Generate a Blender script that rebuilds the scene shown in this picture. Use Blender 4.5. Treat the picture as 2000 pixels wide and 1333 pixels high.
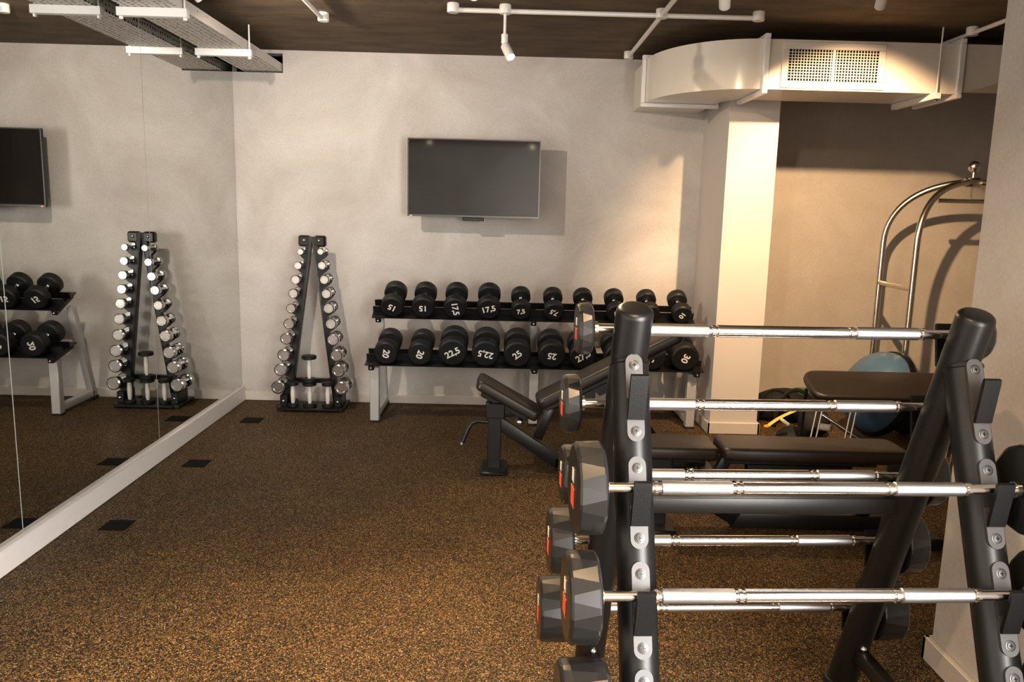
import bpy, bmesh, math, random
from mathutils import Vector, Matrix
random.seed(7)
for o in list(bpy.data.objects): bpy.data.objects.remove(o)
S = bpy.context.scene
COL = S.collection
PI = math.pi
# ------------------------------------------------------------------ camera
W, H, F, CH = 2000., 1333., 1550., 1.55
VPX, VPY, ROLL = 985., 412., .0223
yv = Vector(((VPX-W/2)/F, -(VPY-H/2)/F, -1)).normalized()
xv = Vector((1, -ROLL, 0)); xv.z = -(xv.x*yv.x+xv.y*yv.y)/yv.z; xv.normalize()
zv = xv.cross(yv)
RW = Matrix(((xv.x, xv.y, xv.z), (yv.x, yv.y, yv.z), (zv.x, zv.y, zv.z)))   # world from camera
cam = bpy.data.cameras.new('camera'); cam.sensor_fit = 'HORIZONTAL'; cam.sensor_width = 36; cam.lens = F/W*36
cam.clip_start = .05
co = bpy.data.objects.new('camera', cam); COL.objects.link(co)
co.matrix_world = Matrix.Translation((0, 0, CH)) @ RW.to_4x4()
S.camera = co
def ray(x, y): return RW @ Vector(((x-W/2)/F, -(y-H/2)/F, -1))
def PY(x, y, Y):
    d = ray(x, y); return Vector((0, 0, CH))+d*(Y/d.y)
def PX(x, y, X):
    d = ray(x, y); return Vector((0, 0, CH))+d*(X/d.x)
def PZ(x, y, Z=0):
    d = ray(x, y); return Vector((0, 0, CH))+d*((Z-CH)/d.z)
# ------------------------------------------------------------------ world, light, exposure
S.view_settings.view_transform = 'Standard'; S.view_settings.look = 'None'
S.view_settings.gamma = 1; S.view_settings.use_curve_mapping = False
S.view_settings.exposure = 0.72
wd = bpy.data.worlds.new('world'); S.world = wd; wd.use_nodes = True
wd.node_tree.nodes['Background'].inputs[0].default_value = (.55, .6, .7, 1)
wd.node_tree.nodes['Background'].inputs[1].default_value = .0
def area(name, loc, target, sx, sy, power, col):
    l = bpy.data.lights.new(name, 'AREA'); l.shape = 'RECTANGLE'; l.size = sx; l.size_y = sy; l.energy = power; l.color = col
    o = bpy.data.objects.new(name, l); COL.objects.link(o); o.location = loc
    o.rotation_euler = (Vector(target)-Vector(loc)).to_track_quat('-Z', 'Y').to_euler(); return o
# daylight through the glazing in the right hand wall, behind the camera
DAY = (1.0, .955, .90)
area('window_daylight', (1.54, -.75, 1.35), (0, -.75, 1.3), 2.9, 1.9, 370, DAY)
# lamp powers: (mirror side, overhead, tv pipe, alcove, alcove far, added near pair...)
WARM = (1.0, .66, .36)
# ------------------------------------------------------------------ mesh helpers
MW = {}
def fin(bm, ang=.62):
    bmesh.ops.remove_doubles(bm, verts=bm.verts, dist=1e-6)
    bmesh.ops.recalc_face_normals(bm, faces=bm.faces)
    for f in bm.faces: f.smooth = True
    for e in bm.edges:
        if len(e.link_faces) == 2:
            try: a = e.calc_face_angle()
            except ValueError: a = 0
            e.smooth = a < ang
        else: e.smooth = False
    return bm
def obj(name, bm, mat, parent=None, label=None, kind=None, ang=.62):
    fin(bm, ang)
    me = bpy.data.meshes.new(name)
    if parent is not None and parent.name in MW: bm.transform(MW[parent.name].inverted())
    bm.to_mesh(me); bm.free()
    if isinstance(mat, (list, tuple)):
        for m in mat: me.materials.append(m)
    else: me.materials.append(mat)
    o = bpy.data.objects.new(name, me); COL.objects.link(o)
    if parent is not None:
        o.parent = parent
        MW[o.name] = MW.get(parent.name, Matrix())
    if label: o['label'] = label
    if kind: o['kind'] = kind
    return o
def thing(name, label, cat, loc=(0, 0, 0), rz=0, group=None):
    o = bpy.data.objects.new(name, None); COL.objects.link(o); o.empty_display_size = .05
    o.location = loc; o.rotation_euler = (0, 0, rz)
    MW[o.name] = Matrix.Translation(loc) @ Matrix.Rotation(rz, 4, 'Z')
    o['label'] = label; o['category'] = cat
    if group: o['group'] = group
    return o
def tag(o, label, cat, group=None):
    o['label'] = label; o['category'] = cat
    if group: o['group'] = group
    return o
def struct(name, bm, mat, parent=None, ang=.62):
    o = obj(name, bm, mat, parent, ang=ang); o['kind'] = 'structure'; return o
def copytree(o, loc, rz=0, label=None, group=None, parent=None):
    c = o.copy(); COL.objects.link(c); c.location = loc; c.rotation_euler = (0, 0, rz)
    if label: c['label'] = label
    if group: c['group'] = group
    def rec(src, dst):
        for ch in [k for k in bpy.data.objects if k.parent == src]:
            d = ch.copy(); COL.objects.link(d); d.parent = dst; rec(ch, d)
    rec(o, c); return c
def B(): return bmesh.new()
def box(bm, x0, x1, y0, y1, z0, z1, bev=0, seg=2, M=None):
    vs = [bm.verts.new(v) for v in ((x0,y0,z0),(x1,y0,z0),(x1,y1,z0),(x0,y1,z0),(x0,y0,z1),(x1,y0,z1),(x1,y1,z1),(x0,y1,z1))]
    fs = [bm.faces.new([vs[i] for i in f]) for f in ((0,3,2,1),(4,5,6,7),(0,1,5,4),(1,2,6,5),(2,3,7,6),(3,0,4,7))]
    new = vs
    if bev:
        es = list({e for f in fs for e in f.edges})
        r = bmesh.ops.bevel(bm, geom=es, offset=bev, segments=seg, profile=.5, affect='EDGES', clamp_overlap=True)
        new = list({v for f in r['faces'] for v in f.verts} | {v for v in vs if v.is_valid})
    if M is not None:
        # collect the connected island
        st = [v for v in new if v.is_valid]; seen = set(st)
        while st:
            v = st.pop()
            for e in v.link_edges:
                u = e.other_vert(v)
                if u not in seen: seen.add(u); st.append(u)
        for v in seen: v.co = M @ v.co
    return bm
def frame(d, up=(0, 0, 1)):
    d = Vector(d).normalized(); u = Vector(up)
    if abs(d.dot(u)) > .98: u = Vector((0, 1, 0)) if abs(d.y) < .9 else Vector((1, 0, 0))
    s = d.cross(u).normalized(); u = s.cross(d).normalized()
    return d, s, u
def beam(bm, a, b, w, h, bev=0, up=(0, 0, 1), ext=0):
    a, b = Vector(a), Vector(b); L = (b-a).length
    d, s, u = frame(b-a, up)
    M = Matrix(((d.x, s.x, u.x, a.x), (d.y, s.y, u.y, a.y), (d.z, s.z, u.z, a.z), (0, 0, 0, 1)))
    return box(bm, -ext, L+ext, -w/2, w/2, -h/2, h/2, bev, 2, M)
def lathe(bm, a, d, prof, n=24, capA=True, capB=True, ph=0, up=(0, 0, 1), ratio=1.0):
    """prof: list of (t along d, radius)"""
    a = Vector(a); d, s, u = frame(d, up); rings = []
    for t, r in prof:
        c = a+d*t
        rings.append([bm.verts.new(c+(s*math.cos(ph+2*PI*k/n)*ratio+u*math.sin(ph+2*PI*k/n))*r) for k in range(n)])
    for i in range(len(rings)-1):
        for k in range(n):
            bm.faces.new((rings[i][k], rings[i][(k+1) % n], rings[i+1][(k+1) % n], rings[i+1][k]))
    if capA: bm.faces.new(rings[0][::-1])
    if capB: bm.faces.new(rings[-1])
    return bm
def cyl(bm, a, b, r, n=16, bev=0, up=(0, 0, 1), ratio=1.0):
    a, b = Vector(a), Vector(b); L = (b-a).length
    pr = [(0, r), (L, r)] if not bev else [(0, r-bev), (bev*.3, r-bev*.3), (bev, r), (L-bev, r), (L-bev*.3, r-bev*.3), (L, r-bev)]
    return lathe(bm, a, b-a, pr, n, up=up, ratio=ratio)
def tube(bm, pts, r, n=10, cap=True, flat=None):
    pts = [Vector(p) for p in pts]; rings = []; prev = None
    for i, p in enumerate(pts):
        if i == 0: d = pts[1]-p
        elif i == len(pts)-1: d = p-pts[i-1]
        else: d = (pts[i+1]-p).normalized()+(p-pts[i-1]).normalized()
        d.normalize()
        if prev is None: _, s, u = frame(d)
        else:
            s = (prev-d*prev.dot(d)).normalized(); u = s.cross(d).normalized()
        prev = s
        rr = r[i] if isinstance(r, (list, tuple)) else r
        fu = flat if flat else 1
        rings.append([bm.verts.new(p+(s*math.cos(2*PI*k/n)+u*fu*math.sin(2*PI*k/n))*rr) for k in range(n)])
    for i in range(len(rings)-1):
        for k in range(n):
            bm.faces.new((rings[i][k], rings[i][(k+1) % n], rings[i+1][(k+1) % n], rings[i+1][k]))
    if cap: bm.faces.new(rings[0][::-1]); bm.faces.new(rings[-1])
    return bm
def ball(bm, c, r, n=14, m=8, sc=(1, 1, 1)):
    bmesh.ops.create_uvsphere(bm, u_segments=n, v_segments=m, radius=r, matrix=Matrix.Translation(c) @ Matrix.Diagonal((*sc, 1)))
    return bm
def prism(bm, poly, ex, M=None, bev=0):
    """poly: 2-D points (x,z) extruded along y from ex[0] to ex[1]"""
    a = [bm.verts.new((p[0], ex[0], p[1])) for p in poly]; b = [bm.verts.new((p[0], ex[1], p[1])) for p in poly]
    n = len(poly)
    fs = [bm.faces.new(a), bm.faces.new(b[::-1])]+[bm.faces.new((a[i], b[i], b[(i+1) % n], a[(i+1) % n])) for i in range(n)]
    vs = a+b
    if bev:
        es = [e for e in fs[0].edges]+[e for e in fs[1].edges]
        r = bmesh.ops.bevel(bm, geom=es, offset=bev, segments=3, profile=.5, affect='EDGES', clamp_overlap=True)
        vs = [v for v in vs if v.is_valid]+list({v for f in r['faces'] for v in f.verts})
    if M is not None:
        for v in set(vs): v.co = M @ v.co
    return bm
def rrect(x0, x1, z0, z1, r, seg=5, corners=(1, 1, 1, 1)):
    out = []
    for (cx, cz, a0), on in zip(((x1-r, z1-r, 0), (x0+r, z1-r, 90), (x0+r, z0+r, 180), (x1-r, z0+r, 270)), corners):
        if not on:
            out.append((x1 if a0 in (0, 270) else x0, z1 if a0 in (0, 90) else z0)); continue
        for k in range(seg+1):
            a = math.radians(a0+90*k/seg); out.append((cx+r*math.cos(a), cz+r*math.sin(a)))
    return out
def bez(p0, p1, p2, p3, n=12):
    p0, p1, p2, p3 = map(Vector, (p0, p1, p2, p3)); out = []
    for i in range(n+1):
        t = i/n; out.append(p0*(1-t)**3+p1*3*t*(1-t)**2+p2*3*t*t*(1-t)+p3*t**3)
    return out
_txt = {}
def text_mesh(s, size):
    key = (s, size)
    if key not in _txt:
        cu = bpy.data.curves.new('number', 'FONT'); cu.body = s; cu.size = size; cu.extrude = .0008; cu.align_x = 'CENTER'; cu.align_y = 'CENTER'
        cu.offset = size*.022; cu.resolution_u = 4
        t = bpy.data.objects.new('number', cu); COL.objects.link(t)
        dg = bpy.context.evaluated_depsgraph_get()
        me = bpy.data.meshes.new_from_object(t.evaluated_get(dg))
        bpy.data.objects.remove(t); _txt[key] = me
    return _txt[key]
# ------------------------------------------------------------------ materials
def nm(name):
    m = bpy.data.materials.new(name); m.use_nodes = True
    return m, m.node_tree, m.node_tree.nodes['Principled BSDF']
def simple(name, col, rough=.5, metal=0, spec=.5, bump=0, bscale=200, var=0, coat=0):
    m, nt, p = nm(name)
    p.inputs['Base Color'].default_value = (*col, 1); p.inputs['Roughness'].default_value = rough
    p.inputs['Metallic'].default_value = metal; p.inputs['Specular IOR Level'].default_value = spec
    if coat: p.inputs['Coat Weight'].default_value = coat; p.inputs['Coat Roughness'].default_value = .1
    tc = nt.nodes.new('ShaderNodeTexCoord')
    nz = nt.nodes.new('ShaderNodeTexNoise'); nz.inputs['Scale'].default_value = bscale; nz.inputs['Detail'].default_value = 3
    nt.links.new(tc.outputs['Object'], nz.inputs['Vector'])
    if bump:
        b = nt.nodes.new('ShaderNodeBump'); b.inputs['Strength'].default_value = bump; b.inputs['Distance'].default_value = .002
        nt.links.new(nz.outputs['Fac'], b.inputs['Height']); nt.links.new(b.outputs['Normal'], p.inputs['Normal'])
    v = var or .06
    mx = nt.nodes.new('ShaderNodeMix'); mx.data_type = 'RGBA'
    mx.inputs['A'].default_value = tuple(c*(1-v) for c in col)+(1,); mx.inputs['B'].default_value = tuple(min(1, c*(1+v)) for c in col)+(1,)
    nt.links.new(nz.outputs['Fac'], mx.inputs['Factor']); nt.links.new(mx.outputs['Result'], p.inputs['Base Color'])
    return m
def emit(name, col, st):
    m, nt, p = nm(name)
    p.inputs['Base Color'].default_value = (*col, 1)
    p.inputs['Emission Color'].default_value = (*col, 1); p.inputs['Emission Strength'].default_value = st
    return m
def plaster(name, a, b, scale=1.6):
    m, nt, p = nm(name); N = nt.nodes; L = nt.links
    tc = N.new('ShaderNodeTexCoord')
    n1 = N.new('ShaderNodeTexNoise'); n1.inputs['Scale'].default_value = scale; n1.inputs['Detail'].default_value = 6; n1.inputs['Roughness'].default_value = .62; n1.inputs['Distortion'].default_value = .6
    n2 = N.new('ShaderNodeTexNoise'); n2.inputs['Scale'].default_value = 90; n2.inputs['Detail'].default_value = 4
    L.new(tc.outputs['Object'], n1.inputs['Vector']); L.new(tc.outputs['Object'], n2.inputs['Vector'])
    r = N.new('ShaderNodeValToRGB'); r.color_ramp.elements[0].position = .32; r.color_ramp.elements[1].position = .68
    r.color_ramp.elements[0].color = (*a, 1); r.color_ramp.elements[1].color = (*b, 1)
    L.new(n1.outputs['Fac'], r.inputs['Fac'])
    mx = N.new('ShaderNodeMix'); mx.data_type = 'RGBA'; mx.blend_type = 'OVERLAY'; mx.inputs['Factor'].default_value = .22
    L.new(r.outputs['Color'], mx.inputs['A']); L.new(n2.outputs['Color'], mx.inputs['B'])
    hs = N.new('ShaderNodeHueSaturation'); hs.inputs['Saturation'].default_value = .85; L.new(mx.outputs['Result'], hs.inputs['Color'])
    L.new(hs.outputs['Color'], p.inputs['Base Color'])
    p.inputs['Roughness'].default_value = .75; p.inputs['Specular IOR Level'].default_value = .25
    bp = N.new('ShaderNodeBump'); bp.inputs['Strength'].default_value = .12; bp.inputs['Distance'].default_value = .004
    L.new(n2.outputs['Fac'], bp.inputs['Height']); L.new(bp.outputs['Normal'], p.inputs['Normal'])
    return m
def floor_mat():
    m, nt, p = nm('speckled_rubber'); N = nt.nodes; L = nt.links
    tc = N.new('ShaderNodeTexCoord')
    v = N.new('ShaderNodeTexVoronoi'); v.inputs['Scale'].default_value = 250; v.inputs['Randomness'].default_value = 1
    L.new(tc.outputs['Object'], v.inputs['Vector'])
    sp = N.new('ShaderNodeSeparateColor'); L.new(v.outputs['Color'], sp.inputs['Color'])
    r = N.new('ShaderNodeValToRGB'); e = r.color_ramp; e.interpolation = 'CONSTANT'
    e.elements[0].position = 0; e.elements[0].color = (.012, .010, .008, 1)
    e.elements[1].position = .46; e.elements[1].color = (.062, .037, .015, 1)
    for pos, c in ((.64, (.125, .072, .027, 1)), (.84, (.24, .145, .058, 1)), (.975, (.38, .29, .17, 1))):
        k = e.elements.new(pos); k.color = c
    L.new(sp.outputs['Red'], r.inputs['Fac'])
    n = N.new('ShaderNodeTexNoise'); n.inputs['Scale'].default_value = 2.2; n.inputs['Detail'].default_value = 5
    L.new(tc.outputs['Object'], n.inputs['Vector'])
    mx = N.new('ShaderNodeMix'); mx.data_type = 'RGBA'; mx.blend_type = 'MULTIPLY'; mx.inputs['Factor'].default_value = .45
    r2 = N.new('ShaderNodeValToRGB'); r2.color_ramp.elements[0].position = .3; r2.color_ramp.elements[0].color = (.5, .5, .5, 1); r2.color_ramp.elements[1].position = .65
    L.new(n.outputs['Fac'], r2.inputs['Fac']); L.new(r.outputs['Color'], mx.inputs['A']); L.new(r2.outputs['Color'], mx.inputs['B'])
    L.new(mx.outputs['Result'], p.inputs['Base Color'])
    p.inputs['Roughness'].default_value = .6; p.inputs['Specular IOR Level'].default_value = .12
    b = N.new('ShaderNodeBump'); b.inputs['Strength'].default_value = .25; b.inputs['Distance'].default_value = .002
    L.new(sp.outputs['Green'], b.inputs['Height']); L.new(b.outputs['Normal'], p.inputs['Normal'])
    return m
def ceil_mat():
    m, nt, p = nm('dark_ceiling'); N = nt.nodes; L = nt.links
    tc = N.new('ShaderNodeTexCoord'); mp = N.new('ShaderNodeMapping'); mp.inputs['Scale'].default_value = (1.2, 3.2, 1)
    L.new(tc.outputs['Object'], mp.inputs['Vector'])
    n = N.new('ShaderNodeTexNoise'); n.inputs['Scale'].default_value = 2.5; n.inputs['Detail'].default_value = 8; n.inputs['Roughness'].default_value = .65
    L.new(mp.outputs['Vector'], n.inputs['Vector'])
    r = N.new('ShaderNodeValToRGB'); r.color_ramp.elements[0].position = .3; r.color_ramp.elements[1].position = .75
    r.color_ramp.elements[0].color = (.07, .05, .033, 1); r.color_ramp.elements[1].color = (.17, .12, .075, 1)
    L.new(n.outputs['Fac'], r.inputs['Fac']); L.new(r.outputs['Color'], p.inputs['Base Color'])
    p.inputs['Roughness'].default_value = .8; p.inputs['Specular IOR Level'].default_value = .2
    return m
def perforated(name, col):
    m, nt, p = nm(name); N = nt.nodes; L = nt.links
    tc = N.new('ShaderNodeTexCoord')
    v = N.new('ShaderNodeTexVoronoi'); v.inputs['Scale'].default_value = 28; v.inputs['Randomness'].default_value = .25
    L.new(tc.outputs['Object'], v.inputs['Vector'])
    r = N.new('ShaderNodeValToRGB'); r.color_ramp.elements[0].position = .24; r.color_ramp.elements[1].position = .3
    r.color_ramp.elements[0].color = (.02, .018, .015, 1); r.color_ramp.elements[1].color = (*col, 1)
    L.new(v.outputs['Distance'], r.inputs['Fac']); L.new(r.outputs['Color'], p.inputs['Base Color'])
    p.inputs['Roughness'].default_value = .5
    return m
def knurl(name):
    m, nt, p = nm(name); N = nt.nodes; L = nt.links
    p.inputs['Base Color'].default_value = (.52, .52, .53, 1); p.inputs['Metallic'].default_value = 1; p.inputs['Roughness'].default_value = .36
    tc = N.new('ShaderNodeTexCoord'); v = N.new('ShaderNodeTexVoronoi'); v.inputs['Scale'].default_value = 700
    L.new(tc.outputs['Object'], v.inputs['Vector'])
    b = N.new('ShaderNodeBump'); b.inputs['Strength'].default_value = .35; b.inputs['Distance'].default_value = .0006
    L.new(v.outputs['Distance'], b.inputs['Height']); L.new(b.outputs['Normal'], p.inputs['Normal'])
    return m
M_wall = plaster('grey_plaster', (.44, .395, .355), (.60, .565, .53), 1.3)
M_alc = plaster('warm_plaster', (.42, .37, .31), (.50, .45, .385), 2.2)
M_col = simple('column_paint', (.55, .51, .47), .6, var=.04, bscale=6)
M_base = simple('skirting_paint', (.58, .53, .47), .45, var=.05, bscale=30)
M_ledge = simple('mirror_ledge_paint', (.66, .62, .60), .4, var=.05, bscale=25)
M_floor = floor_mat(); M_ceil = ceil_mat()
M_mirror = simple('mirror_glass', (.66, .67, .65), .012, 1, var=.005)
M_mback = simple('mirror_edge', (.45, .46, .44), .3, .3)
M_black = simple('black_powder_coat', (.0055, .0055, .006), .36, .0, .42, .1, 600, .2)
M_blacks = simple('black_satin', (.004, .004, .0045), .3, 0, .4)
M_rub = simple('black_rubber', (.0075, .0075, .008), .5, 0, .32, .1, 500, .2)
M_rubp = simple('polished_rubber', (.011, .011, .011), .27, 0, .55, .02, 300, .1)
M_vinyl = simple('black_vinyl', (.016, .012, .009), .40, 0, .5, .2, 420, .25)
M_stitch = simple('vinyl_piping', (.05, .043, .036), .5)
M_chrome = simple('chrome', (.78, .77, .76), .17, 1, var=.02)
M_satin = simple('satin_steel', (.66, .62, .56), .26, 1, var=.04)
M_knurl = knurl('knurled_chrome')
M_silver = simple('silver_powder_coat', (.50, .49, .48), .4, .35, var=.04)
M_white = simple('white_paint', (.74, .70, .65), .4, var=.03)
M_duct = simple('cream_duct_paint', (.72, .66, .58), .22, 0, .5, var=.03, bscale=8)
M_tray = perforated('perforated_steel', (.60, .56, .51))
M_strut = simple('white_strut', (.80, .78, .76), .35, .1, var=.03)
M_print = simple('white_print', (.82, .80, .76), .5)
M_red = simple('red_print', (.75, .10, .05), .45)
M_screen = simple('tv_screen', (.010, .009, .008), .06, 0, .42, var=.02)
M_bezel = simple('tv_bezel', (.10, .095, .09), .25, .7)
M_hook = simple('hook_liner', (.004, .004, .0045), .5, 0, .25, .2, 300, .3)
M_tab = simple('grey_bracket', (.075, .073, .074), .42, .3, .5, .05, 500, .1)
M_screw = simple('dark_screw', (.07, .068, .066), .35, .8)
M_blue = simple('blue_vinyl', (.06, .12, .19), .32, 0, .5, .03, 80, .1)
M_yel = simple('yellow_band', (.75, .52, .10), .55)
M_green = simple('green_foam', (.07, .17, .06), .7)
M_pale = simple('pale_plastic', (.62, .60, .46), .5)
M_orange = simple('orange_plastic', (.8, .32, .03), .5)
M_redpipe = simple('red_conduit', (.45, .10, .03), .5)
M_shade = simple('painted_shade', (.006, .0055, .005), .95, 0, .1)  # near-black colour for the shade behind the grille and in the tray opening
M_fabric = simple('black_nylon', (.010, .010, .011), .7, 0, .3, .4, 150, .3)
M_bulb = emit('bulb_glow', (1.0, .86, .62), 60)
M_led = emit('standby_led', (1.0, .12, .03), 3)
M_floorbox = simple('floor_box_black', (.002, .002, .002), .8, 0, .15)
# ------------------------------------------------------------------ setting
D = 6.244; ZC = 2.70; XM = -2.075; YC = 5.536; CX0, CX1 = 1.512, 1.852; YA = 6.50; XR = 1.556; YR = 2.60; XE = 4.3; YB = -2.5
bm = B(); box(bm, XM-.15, XE+.1, YB-.1, YA+.1, -.1, 0); struct('floor', bm, M_floor)
bm = B(); box(bm, XM-.15, XE+.1, YB-.1, YA+.1, ZC, ZC+.1); struct('ceiling', bm, M_ceil)
# back wall with the cable tray opening at the top corner
ox0, ox1, oz0, oz1 = XM, -1.69, 2.535, 2.675
bm = B()
box(bm, XM-.15, CX0+.05, D, D+.12, 0, oz0); box(bm, ox1, CX0+.05, D, D+.12, oz0, ZC); box(bm, XM-.15, ox1, D, D+.12, oz1, ZC); box(bm, XM-.15, ox0, D, D+.12, oz0, oz1)
wb = struct('wall_back', bm, M_wall)
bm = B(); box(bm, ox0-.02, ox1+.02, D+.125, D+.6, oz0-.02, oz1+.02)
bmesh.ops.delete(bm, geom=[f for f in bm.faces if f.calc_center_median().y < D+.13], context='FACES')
struct('painted_recess_1', bm, M_shade)  # recess behind the tray opening, its dark inside put into the colour
bm = B(); box(bm, CX1-.05, XE+.1, YA, YA+.1, 0, ZC); struct('wall_alcove', bm, M_alc)
bm = B(); box(bm, CX0, CX1, YC, YA+.05, 0, ZC); struct('wall_column', bm, M_col)
bm = B(); box(bm, XE, XE+.1, YR-.4, YA, 0, ZC); struct('wall_right_far', bm, M_alc)
bm = B(); box(bm, XR, XE, .8, YR, 0, ZC); box(bm, XR, XR+.15, YB, .8, 0, .35); box(bm, XR, XR+.15, YB, .8, 2.35, ZC); box(bm, XR, XR+.15, YB, -2.3, .35, 2.35); struct('wall_right', bm, M_wall)
bm = B(); box(bm, XM-.15, XM, YB, D, 0, ZC); struct('wall_left', bm, M_wall)
bm = B(); box(bm, XM, XR+.15, YB-.1, YB, 0, ZC); struct('wall_rear', bm, M_wall)
# glazing of the right hand wall
bm = B()
for q in ((-2.3, -2.25, .35, 2.35), (.75, .8, .35, 2.35), (-2.25, .75, .35, .40), (-2.25, .75, 2.30, 2.35), (-.77, -.73, .4, 2.3)): box(bm, XR+.03, XR+.08, q[0], q[1], q[2], q[3])
struct('window_1', bm, M_white)
# skirting
def skirt(name, pts, mat=M_base, hh=.078, t=.014):
    bm = B()
    for a, b in zip(pts[:-1], pts[1:]): box(bm, min(a[0], b[0]), max(a[0], b[0]), min(a[1], b[1]), max(a[1], b[1]), 0, hh, .004, 1)
    return struct(name, bm, mat)
skirt('baseboard_back', ((XM+.001, D-.014), (CX0, D-.0002)))
bm = B(); box(bm, CX0-.02, CX1+.02, YC-.02, YC-.0002, 0, .085, .004, 1); box(bm, CX0-.02, CX0-.0002, YC-.02, D-.015, 0, .085, .004, 1); box(bm, CX1+.0002, CX1+.02, YC-.02, YA-.001, 0, .085, .004, 1)
struct('baseboard_column', bm, M_base)
bm = B(); box(bm, CX1+.021, XE, YA-.016, YA-.0002, 0, .08, .004, 1); struct('baseboard_alcove', bm, M_base)
bm = B(); box(bm, XR-.022, XR-.0002, YB, YR+.022, 0, .088, .004, 1); box(bm, XR-.022, XE, YR+.0002, YR+.022, 0, .088, .004, 1); struct('baseboard_right', bm, M_base)
bm = B(); box(bm, XM+.0005, XM+.034, YB, D-.0145, 0, .112, .005, 1); struct('baseboard_left', bm, M_ledge)
# mirror panels on the left wall
ms = [(1.90, 3.303), (3.309, 4.694), (4.699, D-.003)]
ml = ['', 'frameless mirror panel between the two vertical seams', 'frameless mirror panel meeting the television wall at the corner']
ml[0] = 'frameless mirror panel before the bright first seam, farthest from the television wall'
for (a, b), l in zip(ms, ml):
    bm = B(); box(bm, XM+.0005, XM+.0055, a, b, .1125, 2.66)
    o = obj('mirror_panel', bm, [M_mirror, M_mback]); tag(o, l, 'mirror', 'wall mirror panels')
    for f in o.data.polygons:
        f.use_smooth = False
        if f.normal.x < .9: f.material_index = 1
# ------------------------------------------------------------------ floor boxes
for i, (x, y, w, l) in enumerate(((-1.84, 3.665, .125, 'black square floor box cover beside the mirror ledge, nearer the open floor'),
                     (-1.82, 4.62, .135, 'black square floor box cover midway along the mirror ledge'),
                     (-1.80, 5.62, .14, 'black square floor box cover in front of the chrome dumbbell tower'))):
    bm = B(); box(bm, x-w/2, x+w/2, y-w/2, y+w/2, 0, .004, .0015, 1)
    tag(obj('floor_box', bm, M_floorbox), l, 'floor box', 'floor boxes along the mirror')
# ------------------------------------------------------------------ television
TVY = 6.03
p0 = PY(796, 269, TVY); p1 = PY(1057, 275, TVY); p2 = PY(795, 422, TVY)
tx0, tx1, tz1, tz0 = p0.x, p1.x, (p0.z+p1.z)/2, p2.z
tv = thing('television', 'flat black television mounted on the grey plaster wall', 'television', ((tx0+tx1)/2, TVY, tz0))
bm = B(); box(bm, tx0, tx1, TVY, TVY+.03, tz0, tz1, .004, 1); box(bm, tx0+.2, tx1-.2, TVY+.03, TVY+.065, tz0+.05, tz1-.15, .01, 1); obj('housing', bm, M_blacks, tv)
bm = B(); box(bm, tx0+.010, tx1-.010, TVY-.0015, TVY-.0002, tz0+.018, tz1-.010); obj('screen', bm, M_screen, tv, label='dark glossy screen reflecting a lamp')
bm = B(); box(bm, tx0, tx1, TVY-.004, TVY-.0002, tz0, tz0+.016, .001, 1); obj('lower_bezel', bm, M_bezel, tv, label='silver strip under the screen')
bm = B()
for q in ((tx0, tx0+.008, tz0+.017, tz1), (tx1-.008, tx1, tz0+.017, tz1), (tx0+.009, tx1-.009, tz1-.008, tz1)): box(bm, q[0], q[1], TVY-.003, TVY-.0002, q[2], q[3])
obj('bezel', bm, M_bezel, tv)
bm = B(); box(bm, (tx0+tx1)/2-.08, (tx0+tx1)/2+.08, TVY+.002, TVY+.05, tz0-.026, tz0-.001, .004, 1); obj('sensor_block', bm, M_blacks, tv)
bm = B(); box(bm, tx0+.02, tx0+.035, TVY-.005, TVY-.0045, tz0+.002, tz0+.008); obj('standby_light', bm, M_led, tv)
bm = B(); box(bm, -.4, -.06, TVY+.066, D-.001, tz0+.15, tz0+.42, .005, 1); obj('wall_bracket', bm, M_black, tv)
# ------------------------------------------------------------------ cable tray
ZT = 2.545
tr = thing('cable_tray', 'perforated grey steel cable tray running along the mirror into the wall', 'cable tray', (-1.86, D+.3, ZT))
tX0, tX1 = -1.995, -1.70
bm = B(); box(bm, tX0, tX1, 1.5, D+.3, ZT, ZT+.003); obj('tray_floor', bm, M_tray, tr)
for x in (tX0, tX1-.003):
    bm = B(); box(bm, x, x+.003, 1.5, D+.3, ZT+.0035, ZT+.06); obj('side_rail', bm, M_tray, tr)
for yy, l in ((4.36, 'white strut bracket under the cable tray, farther from the television wall'), (5.42, 'white strut bracket under the cable tray, closer to the television wall'), (3.1, 'white strut bracket under the cable tray, out over the near end of the mirrors')):
    t = thing('tray_bracket', l, 'bracket', (-1.86, yy, 2.50), group='cable tray brackets')
    bm = B(); box(bm, tX0-.035, tX1+.035, yy-.02, yy+.02, 2.500, 2.5445, .002, 1); obj('channel', bm, M_strut, t)
    for x in (tX0-.018, tX1+.018):
        bm = B(); cyl(bm, (x, yy, 2.485), (x, yy, ZC), .005, 8); obj('hanger_rod', bm, M_strut, t)
        bm = B(); cyl(bm, (x, yy, 2.486), (x, yy, 2.4995), .011, 6); obj('nut', bm, M_strut, t)
bm = B(); cyl(bm, (-1.985, D+.22, 2.60), (-1.715, D+.22, 2.60), .02, 12); tag(obj('red_conduit', bm, M_redpipe), 'reddish orange conduit inside the dark wall opening above the tray', 'conduit')
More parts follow.
